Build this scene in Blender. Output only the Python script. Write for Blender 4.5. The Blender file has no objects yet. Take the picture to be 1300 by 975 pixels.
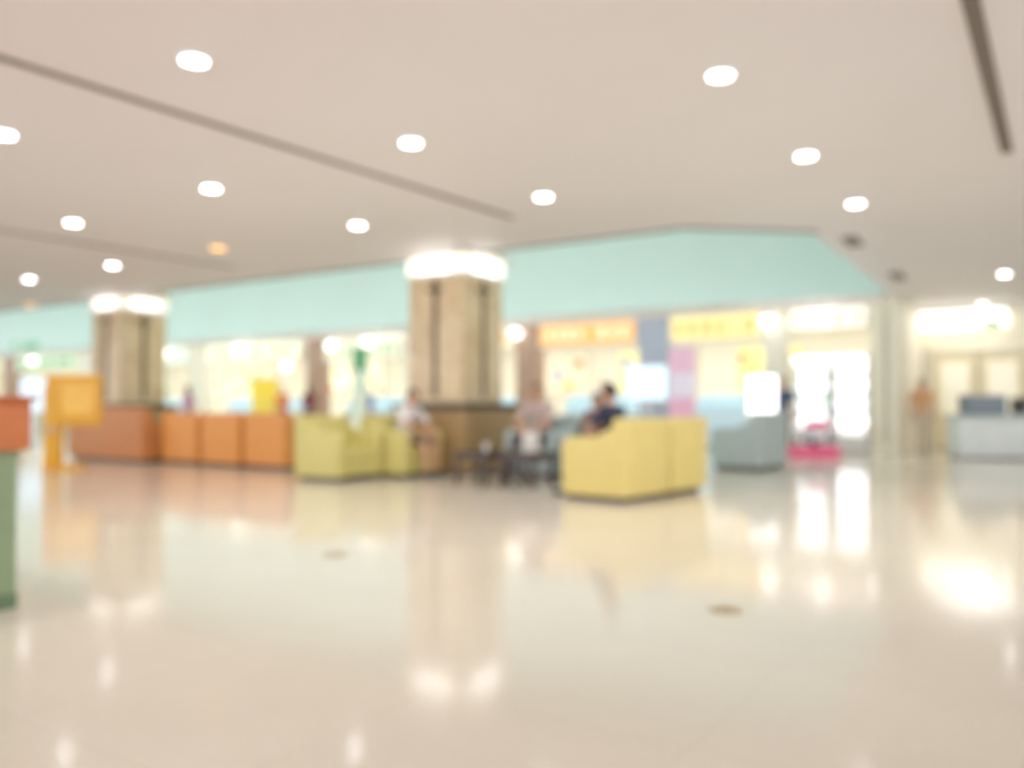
import bpy, bmesh, math, random
from mathutils import Vector, Matrix
random.seed(7)
scene = bpy.context.scene
scene.view_settings.view_transform = 'Standard'
scene.view_settings.look = 'None'
scene.view_settings.exposure = 0.2
scene.view_settings.gamma = 1.12

# ------------------------------------------------------------ helpers
ANG = math.radians(33.4)
U = Vector((math.sin(ANG), math.cos(ANG)))
V = Vector((-math.cos(ANG), math.sin(ANG)))
RB = -ANG                       # z rotation of everything aligned with the building
def P(a, b):
    p = U*a + V*b
    return (p.x, p.y)
def lin(c):
    c = c/255.0
    return c/12.92 if c <= 0.04045 else ((c+0.055)/1.055)**2.4
_m = {}
def mat(name, rgb, rough=0.6, emit=0.0, var=0.06, scale=6.0, metal=0.0, spec=0.5, coat=0.0):
    if name in _m: return _m[name]
    m = bpy.data.materials.new(name); m.use_nodes = True
    nt = m.node_tree; b = nt.nodes['Principled BSDF']
    col = [lin(x) for x in rgb]
    tc = nt.nodes.new('ShaderNodeTexCoord')
    nz = nt.nodes.new('ShaderNodeTexNoise'); nz.inputs['Scale'].default_value = scale
    nz.inputs['Detail'].default_value = 3
    nt.links.new(tc.outputs['Object'], nz.inputs['Vector'])
    rp = nt.nodes.new('ShaderNodeValToRGB')
    rp.color_ramp.elements[0].position = 0.3; rp.color_ramp.elements[1].position = 0.7
    rp.color_ramp.elements[0].color = [x*(1-var) for x in col]+[1]
    rp.color_ramp.elements[1].color = [min(1, x*(1+var)) for x in col]+[1]
    nt.links.new(nz.outputs['Fac'], rp.inputs['Fac'])
    nt.links.new(rp.outputs['Color'], b.inputs['Base Color'])
    b.inputs['Roughness'].default_value = rough
    b.inputs['Metallic'].default_value = metal
    b.inputs['Specular IOR Level'].default_value = spec
    b.inputs['Coat Weight'].default_value = coat
    if emit > 0:
        nt.links.new(rp.outputs['Color'], b.inputs['Emission Color'])
        b.inputs['Emission Strength'].default_value = emit
        if emit < 2:
            try: m.cycles.emission_sampling = 'NONE'
            except Exception: pass
    _m[name] = m
    return m

class MB:
    """accumulates primitives into one mesh"""
    def __init__(s):
        s.bm = bmesh.new(); s.mats = []
    def mi(s, m):
        if m not in s.mats: s.mats.append(m)
        return s.mats.index(m)
    def add(s, t, m, M=None):
        i = s.mi(m)
        for f in t.faces: f.material_index = i; f.smooth = True
        if M is not None: bmesh.ops.transform(t, matrix=M, verts=t.verts)
        bmesh.ops.recalc_face_normals(t, faces=t.faces)
        me = bpy.data.meshes.new('tmp'); t.to_mesh(me); t.free()
        s.bm.from_mesh(me); bpy.data.meshes.remove(me)
    def box(s, c, d, m, bev=0.0, seg=3, rot=None):
        t = bmesh.new(); bmesh.ops.create_cube(t, size=1)
        bmesh.ops.scale(t, vec=d, verts=t.verts)
        if bev > 0: bmesh.ops.bevel(t, geom=list(t.edges), offset=bev, segments=seg, profile=0.6, affect='EDGES')
        M = Matrix.Translation(c)
        if rot is not None: M = M @ rot
        s.add(t, m, M)
    def cyl(s, c, r, h, m, r2=None, seg=24, bev=0.0, rot=None):
        t = bmesh.new()
        bmesh.ops.create_cone(t, cap_ends=True, segments=seg, radius1=r, radius2=r if r2 is None else r2, depth=h)
        if bev > 0:
            es = [e for e in t.edges if abs(e.verts[0].co.z-e.verts[1].co.z) < 1e-5]
            bmesh.ops.bevel(t, geom=es, offset=bev, segments=2, profile=0.6, affect='EDGES')
        M = Matrix.Translation(c)
        if rot is not None: M = M @ rot
        s.add(t, m, M)
    def ell(s, c, r, m, seg=16, rot=None):
        t = bmesh.new(); bmesh.ops.create_uvsphere(t, u_segments=seg, v_segments=max(8, seg*3//4), radius=1)
        bmesh.ops.scale(t, vec=r, verts=t.verts)
        M = Matrix.Translation(c)
        if rot is not None: M = M @ rot
        s.add(t, m, M)
    def prism(s, prof, x0, x1, m, bev=0.0):
        """profile in (y,z), extruded along x"""
        t = bmesh.new()
        v0 = [t.verts.new((x0, y, z)) for y, z in prof]; v1 = [t.verts.new((x1, y, z)) for y, z in prof]
        t.faces.new(v0); t.faces.new(v1[::-1]); n = len(prof)
        for i in range(n): t.faces.new((v0[i], v0[(i+1) % n], v1[(i+1) % n], v1[i]))
        bmesh.ops.recalc_face_normals(t, faces=t.faces)
        if bev > 0: bmesh.ops.bevel(t, geom=list(t.edges), offset=bev, segments=3, profile=0.6, affect='EDGES')
        s.add(t, m)
    def hull(s, c1, r1, c2, r2, m, sub=1):
        t = bmesh.new(); hull_into(t, c1, r1, c2, r2, sub); s.add(t, m)
    def done(s, name, loc=(0, 0, 0), rz=0.0, scale=1.0):
        me = bpy.data.meshes.new(name); s.bm.to_mesh(me); s.bm.free()
        for m in s.mats: me.materials.append(m)
        try: me.set_sharp_from_angle(angle=math.radians(40))
        except Exception: pass
        o = bpy.data.objects.new(name, me); scene.collection.objects.link(o)
        o.location = loc; o.rotation_euler = (0, 0, rz); o.scale = (scale,)*3
        return o

def _v3(r): return Vector((r, r, r)) if isinstance(r, (int, float)) else Vector(r)
def hull_into(t, c1, r1, c2, r2, sub=2):
    vs = []
    for c, r in ((c1, r1), (c2, r2)):
        k = bmesh.new(); bmesh.ops.create_icosphere(k, subdivisions=sub, radius=1)
        r = _v3(r); c = Vector(c)
        for v in k.verts:
            vs.append(t.verts.new((c.x+v.co.x*r.x, c.y+v.co.y*r.y, c.z+v.co.z*r.z)))
        k.free()
    res = bmesh.ops.convex_hull(t, input=vs)
    bad = [g for g in res['geom_interior'] if isinstance(g, bmesh.types.BMVert)]
    if bad: bmesh.ops.delete(t, geom=list(set(bad)), context='VERTS')

# ------------------------------------------------------------ materials
M_white = mat('white_paint', (240, 238, 234), 0.5)
M_ceil = mat('ceiling_paint', (240, 236, 239), 0.55, var=0.015, scale=0.5)
M_teal = mat('teal_paint', (204, 230, 227), 0.5, var=0.02, scale=0.6)
M_cream = mat('cream_wall', (238, 232, 210), 0.6, var=0.03, scale=1)
M_slot = mat('dark_slot', (112, 100, 92), 0.6)
M_darkwood = mat('dark_wood', (60, 42, 34), 0.35, var=0.25)
M_brown = mat('brown_vinyl', (166, 134, 88), 0.5)
M_yel = mat('yellow_vinyl', (226, 205, 122), 0.42, var=0.03)
M_grn = mat('olive_vinyl', (212, 200, 120), 0.42, var=0.03)
M_org = mat('orange_vinyl', (238, 158, 78), 0.42, var=0.04)
M_rust = mat('rust_vinyl', (208, 136, 80), 0.42, var=0.05)
M_grey = mat('grey_vinyl', (174, 190, 190), 0.42, var=0.03)
M_black = mat('black_plastic', (36, 34, 36), 0.4)
M_steel = mat('steel', (180, 180, 182), 0.3, metal=0.9)
M_lamp = mat('lamp_glow', (255, 253, 253), 0.5, emit=16, var=0)
M_lampw = mat('warm_lamp_glow', (255, 176, 84), 0.5, emit=2.6, var=0)
M_panel = mat('added_panel_glow', (255, 252, 244), 0.5, emit=3.0, var=0)  # glow for the panels added to light the shops
M_panel2 = mat('light_box_face', (255, 252, 242), 0.5, emit=1.7, var=0)
M_skin = mat('skin', (214, 160, 128), 0.5, var=0.03)
M_hair = mat('black_hair', (24, 18, 18), 0.5, var=0.2, scale=60)
M_eye = mat('eye_white', (235, 232, 228), 0.3)
M_lip = mat('lips', (170, 90, 84), 0.5)

def floor_mat():
    m = bpy.data.materials.new('polished_stone'); m.use_nodes = True
    nt = m.node_tree; b = nt.nodes['Principled BSDF']
    tc = nt.nodes.new('ShaderNodeTexCoord')
    n1 = nt.nodes.new('ShaderNodeTexNoise'); n1.inputs['Scale'].default_value = 0.6; n1.inputs['Detail'].default_value = 5
    n2 = nt.nodes.new('ShaderNodeTexNoise'); n2.inputs['Scale'].default_value = 25; n2.inputs['Detail'].default_value = 4
    for n in (n1, n2): nt.links.new(tc.outputs['Object'], n.inputs['Vector'])
    mx = nt.nodes.new('ShaderNodeMath'); mx.operation = 'ADD'
    sc = nt.nodes.new('ShaderNodeMath'); sc.operation = 'MULTIPLY'; sc.inputs[1].default_value = 0.35
    nt.links.new(n2.outputs['Fac'], sc.inputs[0]); nt.links.new(n1.outputs['Fac'], mx.inputs[0]); nt.links.new(sc.outputs[0], mx.inputs[1])
    rp = nt.nodes.new('ShaderNodeValToRGB')
    rp.color_ramp.elements[0].position = 0.4; rp.color_ramp.elements[1].position = 0.95
    rp.color_ramp.elements[0].color = [lin(x) for x in (218, 208, 190)]+[1]
    rp.color_ramp.elements[1].color = [lin(x) for x in (230, 221, 204)]+[1]
    nt.links.new(mx.outputs[0], rp.inputs['Fac'])
    # large 1 m tiles, hairline joints
    br = nt.nodes.new('ShaderNodeTexBrick'); br.offset = 0
    br.inputs['Scale'].default_value = 1.0; br.inputs['Brick Width'].default_value = 1.0; br.inputs['Row Height'].default_value = 1.0
    br.inputs['Mortar Size'].default_value = 0.002
    br.inputs['Color1'].default_value = (1, 1, 1, 1); br.inputs['Color2'].default_value = (0.985, 0.985, 0.985, 1); br.inputs['Mortar'].default_value = (0.86, 0.84, 0.8, 1)
    nt.links.new(tc.outputs['Object'], br.inputs['Vector'])
    mm = nt.nodes.new('ShaderNodeMix'); mm.data_type = 'RGBA'; mm.blend_type = 'MULTIPLY'; mm.inputs[0].default_value = 1
    nt.links.new(rp.outputs['Color'], mm.inputs[6]); nt.links.new(br.outputs['Color'], mm.inputs[7])
    nt.links.new(mm.outputs[2], b.inputs['Base Color'])
    b.inputs['Roughness'].default_value = 0.10
    b.inputs['IOR'].default_value = 1.42
    return m
def marble_mat():
    m = bpy.data.materials.new('column_marble'); m.use_nodes = True
    nt = m.node_tree; b = nt.nodes['Principled BSDF']
    tc = nt.nodes.new('ShaderNodeTexCoord')
    n1 = nt.nodes.new('ShaderNodeTexNoise'); n1.inputs['Scale'].default_value = 2.2; n1.inputs['Detail'].default_value = 6; n1.inputs['Distortion'].default_value = 1.2
    nt.links.new(tc.outputs['Object'], n1.inputs['Vector'])
    rp = nt.nodes.new('ShaderNodeValToRGB')
    rp.color_ramp.elements[0].position = 0.3; rp.color_ramp.elements[1].position = 0.65
    rp.color_ramp.elements[0].color = [lin(x) for x in (214, 184, 138)]+[1]
    rp.color_ramp.elements[1].color = [lin(x) for x in (242, 220, 178)]+[1]
    nt.links.new(n1.outputs['Fac'], rp.inputs['Fac']); nt.links.new(rp.outputs['Color'], b.inputs['Base Color'])
    b.inputs['Roughness'].default_value = 0.25
    return m
M_floor = floor_mat(); M_marble = marble_mat()

# ------------------------------------------------------------ room shell (building frame: x=-b, y=a)
ZC = 3.5
def bbox(name, a0, a1, b0, b1, z0, z1, m, bev=0.0):
    k = MB(); ca, cb = (a0+a1)/2, (b0+b1)/2
    k.box((0, 0, 0), (abs(b1-b0), abs(a1-a0), z1-z0), m, bev)
    x, y = P(ca, cb)
    return k.done(name, (x, y, (z0+z1)/2), RB)

bbox('floor', -8, 27, -16, 50, -0.1, 0.0, M_floor)

AE = 11.1
ring = [(AE, 50), (AE, 4.45), (12.4, 3.05), (19.8, 3.25), (19.8, 50)]
k = MB(); t = bmesh.new()
def poly(pts, z):
    t.faces.new([t.verts.new((-b, a, z)) for a, b in pts])
for z in (ZC,):
    poly([(-8, -16), (AE, -16), (AE, 50), (-8, 50)], z)
    poly([(AE, -16), (19.8, -16), (19.8, 3.25), (12.4, 3.05), (AE, 4.45)], z)
    poly([(19.8, -16), (27, -16), (27, 50), (19.8, 50)], z)
k.add(t, M_ceil)
k.done('ceiling', (0, 0, 0), RB)
# raised coffer walls in teal + its soffit
k = MB(); t = bmesh.new()
for i in range(4):
    (a0, b0), (a1, b1) = ring[i], ring[i+1]
    t.faces.new([t.verts.new(c) for c in ((-b0, a0, ZC), (-b1, a1, ZC), (-b1, a1, 6.0), (-b0, a0, 6.0))])
poly(ring, 6.0)
k.add(t, M_teal); k.done('wall_coffer', (0, 0, 0), RB)
bbox('edge_slot_and_shade', AE-0.16, AE-0.08, 4.5, 49, ZC-0.02, ZC-0.002, M_slot)  # dark edge slot; its left run also stands in for a thick shadow
# trim around chamfer and coffer side
def slot(name, p0, p1, w, h=0.015, m=M_slot):
    p0 = Vector(p0); p1 = Vector(p1); d = p1-p0
    k = MB(); k.box((0, 0, 0), (w, d.length, h), m)
    c = (p0+p1)/2
    return k.done(name, (c.x, c.y, ZC-h/2-0.001), math.atan2(-d.x, d.y))
slot('trim_2', P(10.95, 4.45), P(12.25, 2.95), 0.08)
slot('trim_3', (-5.9, 2.65), (0.0, 10.95), 0.07)
slot('trim_4', (2.2, 4.2), (4.76, 8.12), 0.10)
slot('ceiling_shade_line', (-8.5, 9.65), (-4.9, 14.9), 0.04)  # thin dark strip standing in for a faint shadow line
slot('air_diffuser', (4.85, 12.2), (5.25, 12.9), 0.22)
slot('air_diffuser', (7.0, 15.5), (7.5, 16.35), 0.22)

# shop zone walls
bbox('wall_back', 25.0, 25.2, 3.4, 50, 0, ZC, M_cream)
bbox('wall_right', 24.0, 24.2, -16, 3.4, 0, ZC, M_cream)
bbox('wall_shop_side', 20.2, 25.0, 3.2, 3.4, 0, ZC, M_cream)
bbox('wall_left', -8, 25, 49.8, 50, 0, ZC, M_cream)
bbox('baseboard_right', 23.95, 24.0, -16, 3.2, 0, 0.12, M_brown)
bbox('trim_6', 20.18, 20.34, 3.5, 49.8, 3.37, ZC, M_white)

# ------------------------------------------------------------ columns with surrounds
def column(a, b, glow=3.2):
    k = MB(); h = 0.55
    k.box((0, 0, 3.0), (2*h, 2*h, 6.0-0.02), M_marble, 0.02, 2)
    for sx, sy in ((0, -1), (0, 1), (1, 0), (-1, 0)):
        d = (0.10, 0.02, 1.9) if sx == 0 else (0.02, 0.10, 1.9)
        k.box((sx*(h+0.005), sy*(h+0.005), 2.15), d, mat('bronze_inlay', (96, 70, 52), 0.35, var=0.15))
        d = (0.30, 0.03, 0.06) if sx == 0 else (0.03, 0.30, 0.06)
        k.box((sx*(h+0.01), sy*(h+0.01), 2.9), d, M_darkwood)
    k.box((0, 0, 3.13), (2*h+0.10, 2*h+0.10, 0.06), M_white, 0.01, 2)
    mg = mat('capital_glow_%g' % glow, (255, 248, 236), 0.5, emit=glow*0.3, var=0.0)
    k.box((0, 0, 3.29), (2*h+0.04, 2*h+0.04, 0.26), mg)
    for sx, sy in ((0, -1), (0, 1), (1, 0), (-1, 0)):      # one cove lamp per face
        d = (0.62, 0.04, 0.17) if sx == 0 else (0.04, 0.62, 0.17)
        c = (0, sy*(h+0.05), 3.30) if sx == 0 else (sx*(h+0.05), 0, 3.30)
        k.box(c, d, mat('cove_lamp_%g' % glow, (255, 252, 246), 0.5, emit=glow, var=0), 0.015, 2)
    k.box((0, 0, 3.47), (2*h+0.30, 2*h+0.30, 0.055), M_white, 0.02, 2)
    k.done('column', (*P(a, b), 0.0), RB)
    k = MB(); s = 0.72
    for sx, sy in ((0, -1), (0, 1), (1, 0), (-1, 0)):
        L = 2*s if sx == 0 else 2*s-0.26
        d = (L, 0.13, 0.98) if sx == 0 else (0.13, L, 0.98)
        k.box((sx*(s-0.065), sy*(s-0.065), 0.52), d, M_brown, 0.02)
        d = (2*s+0.06, 0.16, 0.10) if sx == 0 else (0.16, 2*s-0.26, 0.10)
        k.box((sx*(s-0.05), sy*(s-0.05), 1.05), d, M_darkwood, 0.015)
    k.box((0, 0, 0.03), (2*s-0.02, 2*s-0.02, 0.05), M_darkwood)
    k.done('column_surround', (*P(a, b), 0.0), RB)
column(11.15, 8.45)
column(11.15, 17.6, 1.8)

# ------------------------------------------------------------ furniture
def armchair(x, y, rz, m, w=0.9, H=0.92, name='armchair'):
    k = MB(); hw = w/2
    k.box((0, 0.02, 0.045), (w-0.12, 0.74, 0.07), M_black)
    k.box((0, 0.02, 0.19), (w-0.2, 0.76, 0.24), m, 0.03)
    k.box((0, 0.08, 0.37), (w-0.30, 0.68, 0.17), m, 0.055, 4)
    rot = Matrix.Rotation(math.radians(7), 4, 'X')
    k.box((0, -0.20, 0.64), (w-0.30, 0.15, 0.46), m, 0.06, 4, rot)
    k.prism([(-0.26, 0.06), (-0.44, 0.06), (-0.46, H-0.06), (-0.43, H), (-0.27, H), (-0.24, H-0.08)], -hw, hw, m, 0.035)
    for s in (-1, 1):
        x0, x1 = sorted((s*hw, s*(hw-0.16)))
        k.prism([(-0.30, 0.06), (0.42, 0.06), (0.44, 0.62), (0.38, 0.70), (-0.02, 0.71), (-0.20, 0.80), (-0.30, 0.80)], x0, x1, m, 0.035)
        for fy in (-0.34, 0.34):
            k.cyl((s*(hw-0.10), fy, 0.03), 0.025, 0.06, M_black, seg=12)
    return k.done(name, (x, y, 0), rz)
R40 = math.radians(50)
armchair(1.18, 9.78, R40, M_yel)
armchair(1.80, 10.53, R40, M_yel)
armchair(4.02, 14.45, R40, M_grey, w=1.12, H=0.96)
RV = math.atan2(-0.8348, -0.5505)      # facing -v
armchair(*P(8.91, 8.87), RV, M_grn)
armchair(*P(9.86, 8.50), RV, M_grn)
RU = math.atan2(0.5505, -0.8348)       # facing -u (towards camera)
armchair(0.5, 12.95, RU, M_grey)
armchair(1.30, 12.42, RU, M_grey)
for b in (11.3, 12.45, 13.6):
    armchair(*P(10.05, b), RB, M_org, w=1.02, H=0.94)
def sofa(x, y, rz, m, w=2.5, H=1.04):
    k = MB(); hw = w/2
    k.box((0, 0.02, 0.045), (w-0.12, 0.74, 0.07), M_black)
    k.box((0, 0.02, 0.19), (w-0.2, 0.76, 0.24), m, 0.03)
    n = 3; cw = (w-0.34)/n
    rot = Matrix.Rotation(math.radians(7), 4, 'X')
    for i in range(n):
        cx = -w/2+0.17+cw*(i+0.5)
        k.box((cx, 0.08, 0.37), (cw-0.01, 0.68, 0.17), m, 0.055, 4)
        k.box((cx, -0.20, 0.68), (cw-0.01, 0.15, 0.52), m, 0.06, 4, rot)
    k.prism([(-0.26, 0.06), (-0.44, 0.06), (-0.46, H-0.06), (-0.43, H), (-0.27, H), (-0.24, H-0.08)], -hw, hw, m, 0.035)
    for s in (-1, 1):
        x0, x1 = sorted((s*hw, s*(hw-0.16)))
        k.prism([(-0.30, 0.06), (0.42, 0.06), (0.44, 0.62), (0.38, 0.70), (-0.02, 0.71), (-0.20, 0.80), (-0.30, 0.80)], x0, x1, m, 0.035)
        for fy in (-0.34, 0.34): k.cyl((s*(hw-0.10), fy, 0.03), 0.025, 0.06, M_black, seg=12)
    return k.done('sofa', (x, y, 0), rz)
sofa(*P(9.75, 15.52), RB, M_rust)

def coffee_table(x, y, w=0.56):
    k = MB(); h = 0.45
    k.box((0, 0, h-0.02), (w, w, 0.04), M_darkwood, 0.008, 2)
    k.box((0, 0, h-0.07), (w-0.06, w-0.06, 0.06), M_darkwood)
    k.box((0, 0, 0.15), (w-0.08, w-0.08, 0.025), M_darkwood)
    for sx in (-1, 1):
        for sy in (-1, 1):
            k.box((sx*(w/2-0.035), sy*(w/2-0.035), h/2-0.02), (0.055, 0.055, h-0.04), M_darkwood, 0.006, 2)
    return k.done('coffee_table', (x, y, 0), RB)
coffee_table(-0.40, 11.55); coffee_table(0.20, 11.22)
# takeaway cup and paper bag on the table
k = MB(); k.cyl((0, 0, 0.055), 0.032, 0.11, M_white, r2=0.042); k.cyl((0, 0, 0.116), 0.045, 0.012, M_brown, bev=0.003)
k.done('paper_cup', (-0.35, 11.5, 0.45))
k = MB(); k.prism([(-0.05, 0), (0.05, 0), (0.05, 0.20), (0.01, 0.26), (-0.01, 0.26), (-0.05, 0.20)], -0.1, 0.1, M_white, 0.004)
for s in (-1, 1): k.box((s*0.04, 0, 0.29), (0.008, 0.008, 0.07), M_brown)
k.box((0, 0, 0.325), (0.088, 0.008, 0.008), M_brown)
k.done('paper_bag', (0.25, 11.26, 0.45), 0.5)

# service counter, left foreground
k = MB()
M_cg = mat('green_laminate', (134, 156, 118), 0.5); M_co = mat('orange_laminate', (204, 112, 56), 0.45)
k.box((0, 0, 0.41), (1.9, 2.66, 0.82), M_cg, 0.01, 2)
k.box((0, 0, 0.04), (1.91, 2.67, 0.08), mat('dark_green_laminate', (96, 120, 84), 0.5))
k.box((0, 0, 0.95), (1.98, 2.76, 0.26), M_co, 0.02)
k.box((0, 0, 1.09), (2.02, 2.80, 0.03), mat('deep_orange_laminate', (190, 92, 40), 0.4), 0.008, 2)
k.done('service_counter', (*P(0.97, 5.56), 0), RB)

# yellow information kiosk
k = MB(); M_ky = mat('yellow_laminate', (252, 182, 44), 0.4)
k.box((0, 0, 0.03), (0.6, 0.5, 0.06), M_ky, 0.015)
k.box((-0.18, 0, 0.72), (0.27, 0.28, 1.36), M_ky, 0.03)
k.box((0.13, 0, 1.16), (0.86, 0.20, 0.86), M_ky, 0.05, 4)
k.box((0.15, -0.105, 1.18), (0.62, 0.02, 0.52), mat('kiosk_screen', (250, 190, 70), 0.3, emit=0.15))
k.box((-0.18, -0.16, 0.66), (0.18, 0.12, 0.04), M_steel, 0.01)
k.done('information_kiosk', (-7.55, 14.4, 0), 0.25)

# cafe counter, right
k = MB(); M_gl = mat('counter_laminate', (214, 222, 220), 0.4)
k.box((0, 0, 0.44), (2.6, 0.75, 0.80), M_gl, 0.015, 2)
k.box((0, 0, 0.04), (2.56, 0.7, 0.08), M_black)
k.box((0, 0, 0.86), (2.7, 0.85, 0.05), M_grey, 0.01, 2)
M_dk = mat('dark_glass', (92, 108, 118), 0.15)
k.box((-0.75, 0.0, 1.07), (0.75, 0.5, 0.36), M_dk, 0.03)
k.box((-0.75, 0.0, 1.27), (0.80, 0.54, 0.04), M_steel, 0.01)
k.box((0.15, 0.05, 1.06), (0.55, 0.42, 0.34), M_black, 0.03)
k.cyl((0.05, -0.2, 1.02), 0.03, 0.12, M_steel); k.cyl((0.25, -0.2, 1.02), 0.03, 0.12, M_steel)
k.done('cafe_counter', (10.3, 17.2, 0), -0.15)

# floor outlet covers
for x, y in ((-1.25, 6.06), (1.10, 4.41), (-3.74, 7.99)):
    k = MB(); k.cyl((0, 0, 0.003), 0.085, 0.006, mat('brass_cover', (176, 152, 116), 0.4, metal=0.2), seg=32, bev=0.002)
    k.box((0, 0, 0.007), (0.06, 0.008, 0.003), M_slot); k.done('floor_outlet_cover', (x, y, 0))

# ------------------------------------------------------------ downlights
def downlight(x, y, warm=False, r=0.085, power=75):
    k = MB()
    k.cyl((0, 0, -0.012), r+0.035, 0.024, M_white, r2=r+0.045, seg=32, bev=0.004)
    k.cyl((0, 0, -0.027), r, 0.008, M_lampw if warm else M_lamp, seg=32)
    k.done('ceiling_downlight', (x, y, ZC-0.001))
    if power:
        L = bpy.data.lights.new('downlight_beam', 'SPOT'); L.energy = power; L.spot_size = math.radians(140); L.spot_blend = 0.8
        L.shadow_soft_size = 0.085; L.color = (1, 0.97, 0.94) if not warm else (1, 0.7, 0.35)
        o = bpy.data.objects.new('downlight_beam', L); o.location = (x, y, ZC-0.12); scene.collection.objects.link(o)
DL = [(-2.23, 5.91), (-.93, 7.78), (.363, 9.8), (-3.35, 9.42), (-2.07, 11.35), (-5.81, 11.2), (-6.88, 14.6), (-9.23, 16.2),
      (1.53, 6.18), (2.85, 8.19), (4.12, 10.14), (9.04, 15.56), (-4.54, 7.54), (0.25, 4.2), (-3.5, 3.95), (5.3, 6.4), (6.6, 8.5)]
for x, y in DL: downlight(x, y)
downlight(-4.51, 13.0, True, r=0.11, power=0)
downlight(*P(10.6, 20.8), True, r=0.11, power=0)
downlight(11.2, 20.2, r=0.08, power=0)

# ------------------------------------------------------------ shops
def sign(a, b0, b1, z0, z1, rgb, emit, nm, name='shop_sign', stripe=None):
    k = MB(); w = abs(b1-b0)
    k.box((0, 0, 0), (w, 0.14, z1-z0), mat(nm, rgb, 0.5, emit=emit*0.6, var=0.03), 0.015, 2)
    k.box((0, 0.02, 0), (w+0.06, 0.12, z1-z0+0.06), M_white)
    if stripe:
        ms = mat(nm+'_letters', stripe, 0.5, emit=emit*0.6, var=0.0)
        n = max(3, int(w/0.35)); hh = (z1-z0)*0.45
        for i in range(n):
            if i % 5 == 4: continue
            k.box((-w*0.4+w*0.8*i/(n-1), -0.08, 0), (0.16, 0.03, hh*(0.8+0.2*((i*7) % 3))), ms, 0.01, 1)
    return k.done(name, (*P(a, (b0+b1)/2), (z0+z1)/2), RB)
def pil(b0, b1, m, a0=20.2, a1=20.7):
    k = MB(); w = b1-b0
    k.box((0, 0, ZC/2-0.08), (w, a1-a0, ZC-0.18), m, 0.02, 2)
    k.box((0, 0, 0.1), (w+0.06, a1-a0+0.06, 0.2), m, 0.01, 2)
    k.box((0, 0, ZC-0.26), (w+0.06, a1-a0+0.06, 0.16), m, 0.01, 2)
    k.done('shopfront_pillar', (*P((a0+a1)/2, (b0+b1)/2), 0), RB)
M_pb = mat('blue_grey_stone', (164, 172, 192), 0.4); M_pw = mat('cream_stone', (238, 232, 214), 0.4)
M_pr = mat('red_brown_stone', (168, 134, 112), 0.4)
pil(3.45, 3.75, M_cream); pil(5.65, 6.15, M_pw); pil(8.6, 9.4, M_pb); pil(12.5, 13.2, M_pr)
pil(16.6, 17.3, M_pw); pil(21.0, 21.7, M_pr); pil(27.2, 28.0, M_pw); pil(34.5, 35.5, M_pw); pil(41, 42, M_pr)

def counter(b0, b1, rgb, nm, a=21.2, H=1.1, glow=0.0):
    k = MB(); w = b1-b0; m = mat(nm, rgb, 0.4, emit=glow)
    k.box((0, 0, 0.44), (w, 0.7, 0.8), m, 0.02, 2)
    k.box((0, 0, 0.04), (w-0.04, 0.66, 0.08), M_black)
    k.box((0, 0, 0.86), (w+0.06, 0.78, 0.05), M_white, 0.01, 2)
    k.prism([(-0.3, 0.885), (0.3, 0.885), (0.3, H+0.25), (0.0, H+0.25), (-0.28, H)], -w/2+0.1, w/2-0.1, mat('display_glass', (182, 218, 232), 0.1, emit=0.3), 0.01)
    k.done('food_counter', (*P(a, (b0+b1)/2), 0), RB)
bays = [(3.8, 5.5), (6.2, 8.5), (9.5, 12.4), (13.3, 16.5), (17.4, 20.9), (21.8, 27.1), (28.1, 34.4), (35.6, 40.9), (42.1, 49)]
cc = [(200, 224, 228), (196, 224, 238), (190, 220, 232), (214, 194, 150), (200, 208, 186), (220, 204, 166), (214, 190, 140), (206, 214, 184), (224, 204, 150)]
for i, (b0, b1) in enumerate(bays):
    if i == 0: continue
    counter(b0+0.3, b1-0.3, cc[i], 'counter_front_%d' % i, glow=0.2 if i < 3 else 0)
# menu boards on the back walls
mb = [(6.4, 8.4, (248, 234, 150), 1.0), (9.6, 12.3, (250, 234, 164), 1.0), (13.4, 16.3, (244, 224, 190), 0.8), (17.5, 20.6, (238, 234, 200), 0.9),
      (22.4, 26.8, (244, 244, 206), 1.2), (28.6, 34.0, (242, 232, 190), 1.0), (36, 40.5, (226, 232, 206), 0.9), (42.5, 48.5, (240, 222, 160), 0.9)]
pics = [(222, 120, 80), (120, 166, 104), (204, 100, 100), (100, 140, 196), (240, 186, 80)]
for i, (b0, b1, c, e) in enumerate(mb):
    k = MB(); n = max(2, int((b1-b0)/1.1)); w = (b1-b0)/n
    m1 = mat('menu_board_%d' % i, c, 0.5, emit=e*0.25, var=0.1, scale=2.5)
    for j in range(n):
        cx = -(b1-b0)/2+w*(j+0.5)
        k.box((cx, 0, 0), (w-0.08, 0.06, 1.3), m1, 0.01, 1)
        k.box((cx, 0.01, 0), (w-0.02, 0.05, 1.36), M_white)
        for q in range(3):
            pc = pics[(i*3+j*2+q) % 5]
            k.box((cx+(q-1)*w*0.27, -0.04, 0.3-0.35*((j+q) % 3)), (w*0.23, 0.02, 0.28), mat('menu_pic_%d_%d_%d' % pc, pc, emit=0.1), 0.01, 1)
    k.done('menu_board', (*P(24.9, (b0+b1)/2), 2.15), RB)
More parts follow.
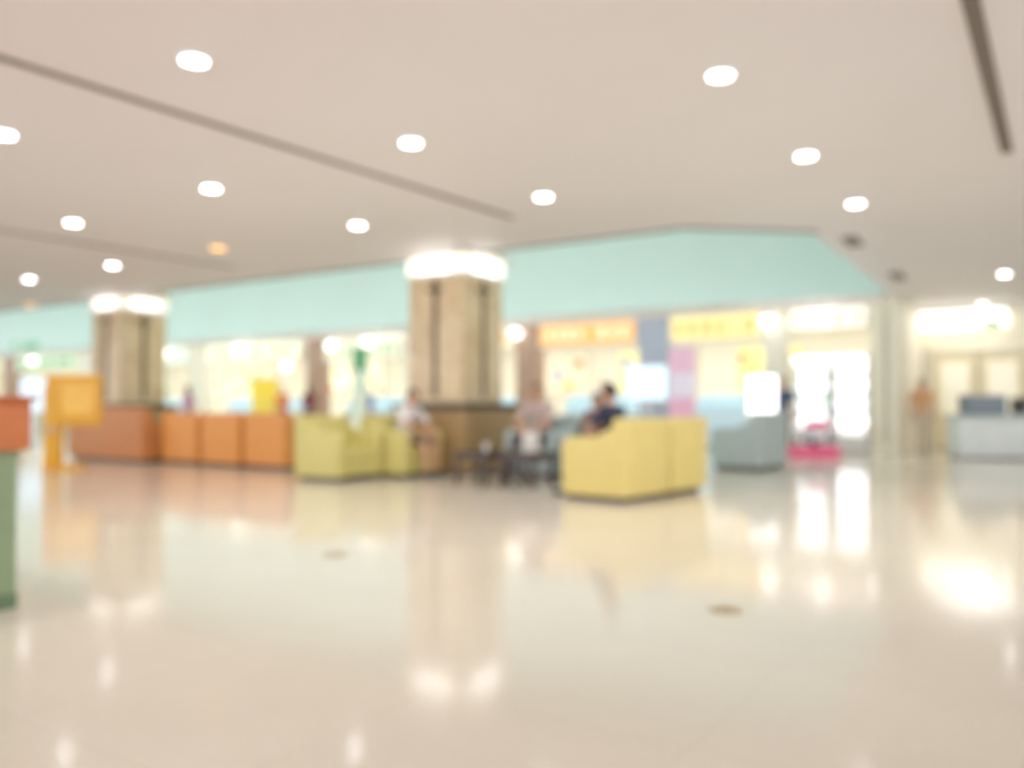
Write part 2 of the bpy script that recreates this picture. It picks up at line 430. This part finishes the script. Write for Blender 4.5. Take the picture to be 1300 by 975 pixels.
# glowing panels and area lights added to brighten the shop interiors
for i, (b0, b1) in enumerate(bays):
    k = MB(); w = (b1-b0)*0.75
    k.box((0, 0, 0), (w, 0.9, 0.03), M_panel); k.box((0, 0, 0.012), (w+0.1, 1.0, 0.03), M_white)
    k.done('added_light_panel', (*P(22.6, (b0+b1)/2), ZC-0.03), RB)
    L = bpy.data.lights.new('shop_fill_light', 'AREA'); L.shape = 'RECTANGLE'; L.size = w; L.size_y = 0.9; L.energy = (22 if i < 3 else 16)*(b1-b0); L.color = (0.98, 0.98, 0.95)
    o = bpy.data.objects.new('shop_fill_light', L); o.location = (*P(22.6, (b0+b1)/2), ZC-0.06); o.rotation_euler = (0, 0, RB); scene.collection.objects.link(o)
# shop signs
SA = 20.27
sign(SA, 9.5, 12.4, 2.72, 3.3, (242, 180, 100), 0.7, 'sign_orange', stripe=(255, 244, 214))
sign(SA, 6.25, 8.5, 2.72, 3.3, (246, 226, 150), 0.75, 'sign_yellow', stripe=(240, 170, 90))
sign(SA, 3.85, 5.5, 2.85, 3.3, (250, 246, 232), 1.0, 'sign_white', stripe=(236, 160, 130))
sign(SA, 13.3, 16.5, 2.75, 3.3, (240, 226, 190), 0.7, 'sign_cream', stripe=(230, 150, 90))
sign(SA, 17.5, 20.8, 2.6, 3.2, (234, 232, 206), 0.6, 'sign_pale', stripe=(130, 180, 130))
sign(SA, 22, 27, 2.7, 3.3, (240, 244, 220), 0.7, 'sign_mint', stripe=(240, 180, 120))
sign(SA, 28.2, 34.3, 2.7, 3.3, (222, 238, 224), 0.6, 'sign_seafoam', stripe=(130, 180, 150))
sign(SA, 35.8, 40.8, 2.7, 3.3, (200, 222, 190), 0.6, 'sign_sage', stripe=(60, 130, 90))
sign(SA, 42.2, 48.8, 2.7, 3.3, (236, 232, 196), 0.7, 'sign_butter', stripe=(60, 130, 90))
# bright box light above the right entrance
k = MB(); k.box((0, 0, 0), (1.9, 0.35, 0.42), M_panel2, 0.02, 2); k.box((0, 0.05, 0.2), (2.0, 0.4, 0.06), M_white)
k.done('light_box_sign', (*P(23.75, 2.25), 3.2), RB)
L = bpy.data.lights.new('entrance_light', 'AREA'); L.size = 1.6; L.energy = 22; L.color = (1, 0.98, 0.93)
o = bpy.data.objects.new('entrance_light', L); o.location = (*P(22.6, 1.9), ZC-0.05); scene.collection.objects.link(o)
# double door in the right wall
k = MB()
M_dr = mat('door_cream', (236, 224, 186), 0.4)
for s in (-1, 1):
    k.box((s*0.52, 0, 1.2), (1.0, 0.06, 2.36), M_dr, 0.01, 1)
    k.box((s*0.52, -0.03, 1.5), (0.62, 0.02, 1.3), mat('door_glass', (248, 242, 218), 0.15, emit=0.2))
    k.box((s*0.08, -0.06, 1.05), (0.03, 0.05, 0.5), M_steel, 0.01)
    k.box((s*1.1, 0, 1.25), (0.12, 0.12, 2.5), M_pw, 0.01, 1)
k.box((0, 0, 2.46), (2.32, 0.12, 0.12), M_pw, 0.01, 1)
k.done('door_1', (*P(23.92, 1.95), 0), RB)

# glass-front fridges, brightly lit
def fridge(a, b, w=0.84):
    k = MB(); H = 2.25
    k.box((0, 0.33, H/2), (w, 0.06, H), M_white); k.box((0, 0, 0.2), (w, 0.7, 0.36), M_white, 0.01, 1)
    k.box((0, 0, H-0.12), (w, 0.72, 0.24), M_white, 0.02, 1)
    for s in (-1, 1): k.box((s*(w/2-0.03), 0, H/2), (0.06, 0.7, H-0.04), M_white)
    k.box((0, 0.27, 1.2), (w-0.12, 0.03, 1.6), mat('fridge_backlight', (250, 252, 255), 0.5, emit=2.6, var=0))
    k.box((0, -0.36, H-0.12), (w-0.08, 0.02, 0.16), mat('fridge_header', (250, 250, 255), 0.5, emit=1.6, var=0))
    cols = [(230, 120, 120), (240, 220, 120), (150, 200, 230), (240, 240, 240), (150, 210, 150)]
    for sh in range(4):
        z = 0.42+sh*0.42
        k.box((0, 0.02, z), (w-0.12, 0.5, 0.02), M_steel)
        for j in range(6):
            c = cols[(j+sh*2) % 5]
            k.cyl((-w/2+0.13+j*(w-0.26)/5, -0.12, z+0.10), 0.035, 0.17, mat('bottle_%d' % ((j+sh*2) % 5), c, 0.3, emit=0.2), seg=10, bev=0.01)
    k.box((w/2-0.09, -0.38, 1.2), (0.025, 0.04, 0.5), M_steel, 0.008)
    k.done('display_fridge', (*P(a, b), 0), RB)
fridge(20.75, 4.25); fridge(20.75, 5.13)

# pendant lamps in front of shops
def pendant(x, y, z, r=0.16, m=None):
    k = MB(); m = m or mat('pendant_glow', (255, 251, 244), 0.5, emit=3, var=0)
    k.ell((0, 0, 0), (r, r, r*0.8), m, 20); k.cyl((0, 0, r*0.8), r*0.45, 0.05, M_steel)
    k.cyl((0, 0, (ZC-z)/2+r*0.4), 0.01, ZC-z-r*0.8, M_black, seg=8); k.cyl((0, 0, ZC-z-0.02), 0.05, 0.03, M_white)
    k.done('pendant_lamp', (x, y, z))
for b, z in ((5.97, 3.05), (13.05, 3.1), (18.7, 3.1), (20.3, 3.05), (29.3, 3.1), (31.0, 3.1), (24.9, 3.1), (22.4, 2.4), (4.8, 3.12), (39, 3.1)):
    pendant(*P(19.99, b), z, 0.17)
# banners
def banner(x, y, rz, w, H, cols, name='rollup_banner', e=0.1):
    k = MB(); n = len(cols); hh = (H-0.12)/n
    k.box((0, 0, 0.05), (w+0.06, 0.22, 0.08), M_steel, 0.02)
    for i, c in enumerate(cols):
        k.box((0, 0, 0.1+hh*(i+0.5)), (w, 0.015, hh), mat('banner_%d_%d_%d' % c, c, 0.5, emit=e, var=0.05))
    k.box((0, 0, H), (w+0.02, 0.03, 0.03), M_steel); k.cyl((0, 0.03, H/2), 0.01, H-0.1, M_steel, seg=8)
    k.done(name, (x, y, 0), rz)
banner(3.85, 19.2, 0.0, 0.6, 2.4, [(232, 210, 230), (236, 176, 206), (236, 222, 242), (236, 186, 212)])
banner(-4.62, 25.8, 0.0, 0.45, 2.85, [(226, 232, 216), (214, 222, 206), (200, 214, 196), (80, 150, 100)])
banner(-7.9, 27.2, 0.0, 0.85, 1.95, [(240, 190, 40), (240, 210, 80), (250, 214, 60)])
# advertising display totems
def totem(x, y, w, z0, z1, rgb, e, rz=0.0):
    k = MB()
    k.box((0, 0, 0.03), (w*0.9, 0.4, 0.06), M_steel, 0.015); k.box((0, 0, z0/2+0.02), (0.12, 0.08, z0), M_steel)
    k.box((0, 0, (z0+z1)/2), (w+0.08, 0.09, z1-z0+0.08), M_white, 0.03)
    k.box((0, -0.05, (z0+z1)/2), (w, 0.015, z1-z0), mat('screen_%d_%d_%d' % rgb, rgb, 0.3, emit=e, var=0.03))
    k.done('advertising_display', (x, y, 0), rz)
totem(5.28, 18.0, 0.58, 0.8, 1.68, (252, 253, 255), 2.6)
totem(3.05, 19.2, 0.85, 1.2, 1.95, (206, 232, 248), 0.8)
totem(-14.3, 25.5, 0.8, 0.9, 1.9, (206, 226, 240), 0.8)
# exit signs
for x, y, z, w in ((11.3, 20.0, 3.0, 0.4), (-16.9, 29.5, 3.15, 0.9)):
    k = MB(); k.box((0, 0, 0), (w, 0.08, 0.2), mat('exit_green', (60, 150, 96), 0.4, emit=0.3), 0.015, 2)
    k.box((-w*0.2, -0.045, 0), (w*0.3, 0.01, 0.1), M_white)
    for s in (-1, 1): k.cyl((s*w*0.35, 0, (ZC-z)/2+0.05), 0.008, ZC-z-0.1, M_steel, seg=8)
    k.done('exit_sign', (x, y, z))

# kiddie ride (little pink car on a base)
k = MB(); M_pk = mat('pink_plastic', (238, 70, 130), 0.3, emit=0.1); M_wp = mat('white_plastic', (240, 240, 244), 0.3)
k.box((0, 0, 0.10), (0.95, 0.6, 0.20), M_pk, 0.06)
k.cyl((0, 0, 0.27), 0.1, 0.2, M_black)
k.box((0, 0, 0.46), (0.9, 0.44, 0.26), M_wp, 0.09, 4)
k.box((0.05, 0, 0.66), (0.4, 0.40, 0.2), M_pk, 0.07, 4)
for sx in (-1, 1):
    for sy in (-1, 1):
        k.cyl((sx*0.28, sy*0.21, 0.38), 0.11, 0.07, M_black, rot=Matrix.Rotation(math.pi/2, 4, 'X'))
        k.cyl((sx*0.28, sy*0.25, 0.38), 0.05, 0.02, M_steel, rot=Matrix.Rotation(math.pi/2, 4, 'X'))
        k.cyl((0.05+sx*0.18, sy*0.17, 0.92), 0.015, 0.5, M_wp, seg=8)
k.box((0.05, 0, 1.18), (0.5, 0.44, 0.08), mat('ride_green', (90, 190, 110), 0.4, emit=0.1), 0.03)
k.done('kiddie_ride', (6.5, 18.35, 0), 0.2)

# ------------------------------------------------------------ people
def person(name, x, y, rz, pose, scale=1.0, shirt=(200, 200, 200), pants=(60, 60, 70), shoes=(40, 36, 36), hair='short',
           voxel=0.013, sleeve='short', shorts=False, haircol=None, z=0.0):
    ms = mat('cloth_%d_%d_%d' % shirt, shirt, 0.8, var=0.08, scale=14)
    mp = mat('cloth_%d_%d_%d' % pants, pants, 0.8, var=0.08, scale=14)
    mh = mat('shoe_%d_%d_%d' % shoes, shoes, 0.5)
    j = {kk: Vector(vv) for kk, vv in pose.items()}
    segs = []
    def sg(p, r1, q, r2, m): segs.append((Vector(p), r1, Vector(q), r2, m))
    sg(j['pelvis'], (.155, .11, .09), j['waist'], (.135, .095, .08), ms)
    sg(j['waist'], (.135, .095, .08), j['chest'], (.165, .115, .11), ms)
    sg(j['chest'], (.165, .115, .11), j['chest']+(j['neck']-j['chest'])*0.72, (.13, .085, .05), ms)
    sg(j['neck']-Vector((0, 0, .03)), .056, j['head']-Vector((0, .01, .06)), .05, M_skin)
    for s in ('L', 'R'):
        sh, el, wr = j['sh'+s], j['el'+s], j['wr'+s]
        sg(j['chest']+(sh-j['chest'])*0.5+Vector((0, 0, .02)), .075, sh, .062, ms)
        if sleeve == 'short':
            md = sh.lerp(el, 0.72)
            sg(sh, .062, md, .054, ms); sg(md, .044, el, .041, M_skin); sg(el, .041, wr, .027, M_skin)
        else:
            sg(sh, .062, el, .050, ms); sg(el, .050, wr.lerp(el, .08), .036, ms); sg(wr.lerp(el, .15), .03, wr, .026, M_skin)
        hp, kn, an, to = j['hp'+s], j['kn'+s], j['an'+s], j['to'+s]
        sg(j['pelvis'], .10, hp, .092, mp); sg(hp, .092, kn, .062, mp)
        if shorts:
            sg(kn, .052, kn.lerp(an, .35), .055, M_skin); sg(kn.lerp(an, .35), .055, an, .034, M_skin)
        else:
            sg(kn, .062, kn.lerp(an, .4), .060, mp); sg(kn.lerp(an, .4), .060, an, .048, mp)
        sg(an-Vector((0, .02, .035)), (.042, .045, .042), to, (.046, .05, .032), mh)
    t = bmesh.new()
    for p, r1, q, r2, m in segs:
        t2 = bmesh.new(); hull_into(t2, p, r1, q, r2, 2); bmesh.ops.recalc_face_normals(t2, faces=t2.faces)
        me = bpy.data.meshes.new('t'); t2.to_mesh(me); t2.free(); t.from_mesh(me); bpy.data.meshes.remove(me)
    me = bpy.data.meshes.new('raw'); t.to_mesh(me); t.free()
    ob = bpy.data.objects.new('raw', me); scene.collection.objects.link(ob)
    rm = ob.modifiers.new('r', 'REMESH'); rm.mode = 'VOXEL'; rm.voxel_size = voxel
    sm = ob.modifiers.new('s', 'SMOOTH'); sm.iterations = 5; sm.factor = 0.5
    dg = bpy.context.evaluated_depsgraph_get(); ev = ob.evaluated_get(dg)
    body = bpy.data.meshes.new_from_object(ev)
    bpy.data.objects.remove(ob); bpy.data.meshes.remove(me)
    k = MB()
    mats = [ms, mp, mh, M_skin]
    for m in mats: k.mi(m)
    t = bmesh.new(); t.from_mesh(body); bpy.data.meshes.remove(body)
    for f in t.faces:
        c = f.calc_center_median(); best = 1e9; bm_ = ms
        for p, r1, q, r2, m in segs:
            d = q-p; L2 = d.length_squared
            u = 0 if L2 < 1e-9 else max(0, min(1, (c-p).dot(d)/L2))
            w = c-(p+d*u); ra, rb_ = _v3(r1), _v3(r2); rr = ra.lerp(rb_, u)
            dd = (Vector((w.x/rr.x, w.y/rr.y, w.z/rr.z)).length-1)*min(rr)
            if dd < best: best = dd; bm_ = m
        f.material_index = k.mi(bm_); f.smooth = True
    me = bpy.data.meshes.new('b'); t.to_mesh(me); t.free(); k.bm.from_mesh(me); bpy.data.meshes.remove(me)
    # hands
    for s, sx in (('L', -1), ('R', 1)):
        wr = j['wr'+s]; d = (wr-j['el'+s]).normalized()
        d = (d+Vector(j.get('hd'+s, (0, 0, 0)))).normalized()
        inn = Vector((-sx, 0, 0)); n = d.cross(inn).normalized()
        if n.z > 0: n = -n
        side = n.cross(d).normalized()
        if side.x*sx > 0: side = -side          # thumb side = inward
        k.hull(wr, .026, wr+d*0.08, (.034, .034, .018), M_skin, 2)
        for i, (o, L) in enumerate(((.027, .070), (.009, .078), (-.009, .072), (-.027, .056))):
            a0 = wr+d*0.085+side*o; d1 = (d+n*0.25).normalized(); d2 = (d+n*0.8).normalized(); d3 = (d*0.7+n).normalized()
            a1 = a0+d1*L*0.45; a2 = a1+d2*L*0.32; a3 = a2+d3*L*0.23
            k.hull(a0, .0095, a1, .0088, M_skin); k.hull(a1, .0088, a2, .008, M_skin); k.hull(a2, .008, a3, .007, M_skin)
        a0 = wr+d*0.025+side*0.022; a1 = a0+(d*0.7+side*0.8).normalized()*0.04; a2 = a1+(d+side*0.2+n*0.2).normalized()*0.03
        k.hull(a0, .013, a1, .0105, M_skin); k.hull(a1, .0105, a2, .008, M_skin)
    # head
    hc = j['head']; yaw = j.get('look', Vector((0, 0, 0)))
    HM = Matrix.Translation(hc) @ Matrix.Rotation(yaw.z, 4, 'Z') @ Matrix.Rotation(yaw.x, 4, 'X')
    t = bmesh.new(); bmesh.ops.create_uvsphere(t, u_segments=28, v_segments=20, radius=1)
    for v in t.verts:
        c = v.co; zz = c.z
        nx, ny = c.x, c.y
        if zz < 0: nx *= 1-.30*(-zz)**1.3; ny = ny*(1-.12*(-zz))+.10*(-zz)
        if ny > .6: ny = .6+(ny-.6)*.8
        v.co = Vector((nx*.076, ny*.098, zz*.118))
    k.add(t, M_skin, HM)
    def hh(c): return HM @ Vector(c)
    k.hull(hh((0, .088, .018)), .008, hh((0, .104, -.022)), .014, M_skin)
    for s in (-1, 1):
        k.ell(hh((s*.030, .079, .012)), (.014, .010, .008), M_eye, 10)
        k.ell(hh((s*.030, .0875, .012)), (.006, .004, .006), M_hair, 8)
        k.hull(hh((s*.016, .086, .032)), .0035, hh((s*.044, .076, .034)), .003, M_hair)
        k.ell(hh((s*.076, -.004, -.002)), (.009, .018, .030), M_skin, 10)
    k.hull(hh((-.020, .084, -.052)), .005, hh((.020, .084, -.052)), .005, M_lip)
    mhair = M_hair if haircol is None else haircol
    t = bmesh.new(); bmesh.ops.create_uvsphere(t, u_segments=28, v_segments=20, radius=1)
    for v in list(t.verts):
        c = v.co.copy()
        low = -0.35 if hair == 'short' else -0.75
        if (c.y > 0.28 and c.z < 0.48) or c.z < low or (c.y > -.05 and c.z < -.02 and hair == 'short'):
            t.verts.remove(v); continue
        ex = 1.0+0.03*math.sin(c.x*19+c.z*13)
        v.co = Vector((c.x*.086*ex, c.y*.108*ex, c.z*.128*ex+.002))
    k.add(t, mhair, HM)
    if hair == 'long':
        k.hull(hh((0, -.055, -.01)), (.078, .05, .08), hh((0, -.075, -.19)), (.066, .03, .05), mhair, 2)
    return k.done(name, (x, y, z), rz, scale)

def seated(lean=0.0, arms='lap', look=(0, 0, 0), spread=0.12):
    q = dict(pelvis=(0, 0, .56), waist=(0, -.03+lean*.25, .71), chest=(0, -.03+lean*.75, .92), neck=(0, -.01+lean, 1.07-lean*.1),
             head=(0, .03+lean*1.25, 1.20-lean*.15), look=look)
    for s, k in (('L', -1), ('R', 1)):
        q['hp'+s] = (k*.09, .02, .56); q['kn'+s] = (k*spread, .50, .545); q['an'+s] = (k*spread, .54, .10); q['to'+s] = (k*(spread+.015), .68, .034)
        q['sh'+s] = (k*.185, -.02+lean*.9, 1.01-lean*.08)
        if arms == 'lap': q['el'+s] = (k*.24, .10+lean*.7, .77); q['wr'+s] = (k*.12, .32+lean*.4, .665); q['hd'+s] = (0, 0, -.2)
        if arms == 'knees': q['el'+s] = (k*.26, .22+lean*.6, .77); q['wr'+s] = (k*.10, .44+lean*.2, .70); q['hd'+s] = (0, 0, -.3)
        if arms == 'phone': q['el'+s] = (k*.22, .12+lean, .78); q['wr'+s] = (k*.06, .34+lean, .88)
    return q
def standing(step=0.0, look=(0, 0, 0)):
    q = dict(pelvis=(0, 0, .96), waist=(0, 0, 1.10), chest=(0, -.01, 1.30), neck=(0, 0, 1.46), head=(0, .03, 1.59), look=look)
    for s, k in (('L', -1), ('R', 1)):
        f = step*k
        q['hp'+s] = (k*.09, 0, .90); q['kn'+s] = (k*.10, .03+f*.5, .50); q['an'+s] = (k*.10, f, .10); q['to'+s] = (k*.12, f+.14, .034)
        q['sh'+s] = (k*.185, -.01, 1.40); q['el'+s] = (k*.23, -.03-f*.5, 1.12); q['wr'+s] = (k*.22, .07-f*.9, .88)
    return q
def off(x, y, rz, f):
    return (x-math.sin(rz)*f, y+math.cos(rz)*f)
px, py = P(9.86, 8.50)
person('seated_man', *off(px, py, RV, .05), RV, seated(.10, 'knees', (-.2, 0, 0)), 1.0, (244, 240, 238), (150, 120, 96), shorts=True)
person('seated_man', *off(1.18, 9.78, R40, .05), R40, seated(0.0, 'lap'), 1.0, (40, 44, 70), (50, 50, 62))
person('seated_man', *off(.5, 12.95, RU, .05), RU, seated(.12, 'knees', (0, 0, .2), .16), 1.06, (206, 184, 178), (90, 84, 90))
person('seated_woman', *off(1.30, 12.42, RU, .05), RU, seated(.05, 'phone', (-.25, 0, 0)), 0.94, (110, 84, 88), (60, 60, 80), hair='long')
# background visitors
bgp = [(-6.3, 26.4, 0.5, (120, 50, 60), 'long'), (-4.5, 26.6, 2.6, (80, 96, 190), 'short'), (-7.1, 26.3, 3.0, (220, 120, 60), 'short'),
       (5.95, 18.7, 2.9, (70, 84, 120), 'short'), (9.3, 19.3, 2.8, (230, 174, 124), 'long'), (-9.6, 25.2, 1.5, (190, 120, 170), 'long'),
       (-13.2, 24.6, 3.3, (150, 150, 200), 'short'), (2.2, 20.6, 3.0, (150, 180, 210), 'short')]
for i, (x, y, r, c, h) in enumerate(bgp):
    person('standing_woman' if h == 'long' else 'standing_man', x, y, r, standing(.12 if i % 2 else .04), 0.98, c, (220, 206, 184) if i == 4 else (96, 92, 110), hair=h, voxel=0.022)

# ------------------------------------------------------------ light
w = bpy.data.worlds.new('World'); scene.world = w; w.use_nodes = True
bg = w.node_tree.nodes['Background']; bg.inputs[0].default_value = (0.93, 0.945, 1.0, 1); bg.inputs[1].default_value = 2.45
# unseen area lights added to brighten the teal coffer walls
for b0, b1, e in ((4.5, 20, 310), (20, 46, 500)):
    L = bpy.data.lights.new('coffer_fill_light', 'AREA'); L.shape = 'RECTANGLE'; L.size = b1-b0; L.size_y = 0.6; L.energy = e; L.color = (1, 1, 0.98)
    o = bpy.data.objects.new('coffer_fill_light', L); o.location = (*P(12.0, (b0+b1)/2), 5.7)
    o.rotation_euler = (math.radians(68), 0, RB); scene.collection.objects.link(o)

# ------------------------------------------------------------ camera
cam = bpy.data.cameras.new('camera'); co = bpy.data.objects.new('camera', cam); scene.collection.objects.link(co)
co.location = (0, 0, 1.05); co.rotation_euler = (math.radians(91.51), 0, 0)
cam.sensor_width = 36; cam.lens = 36*1080/1300; cam.clip_end = 200
cam.dof.use_dof = True; cam.dof.focus_distance = 1.0; cam.dof.aperture_fstop = 1.75
scene.camera = co
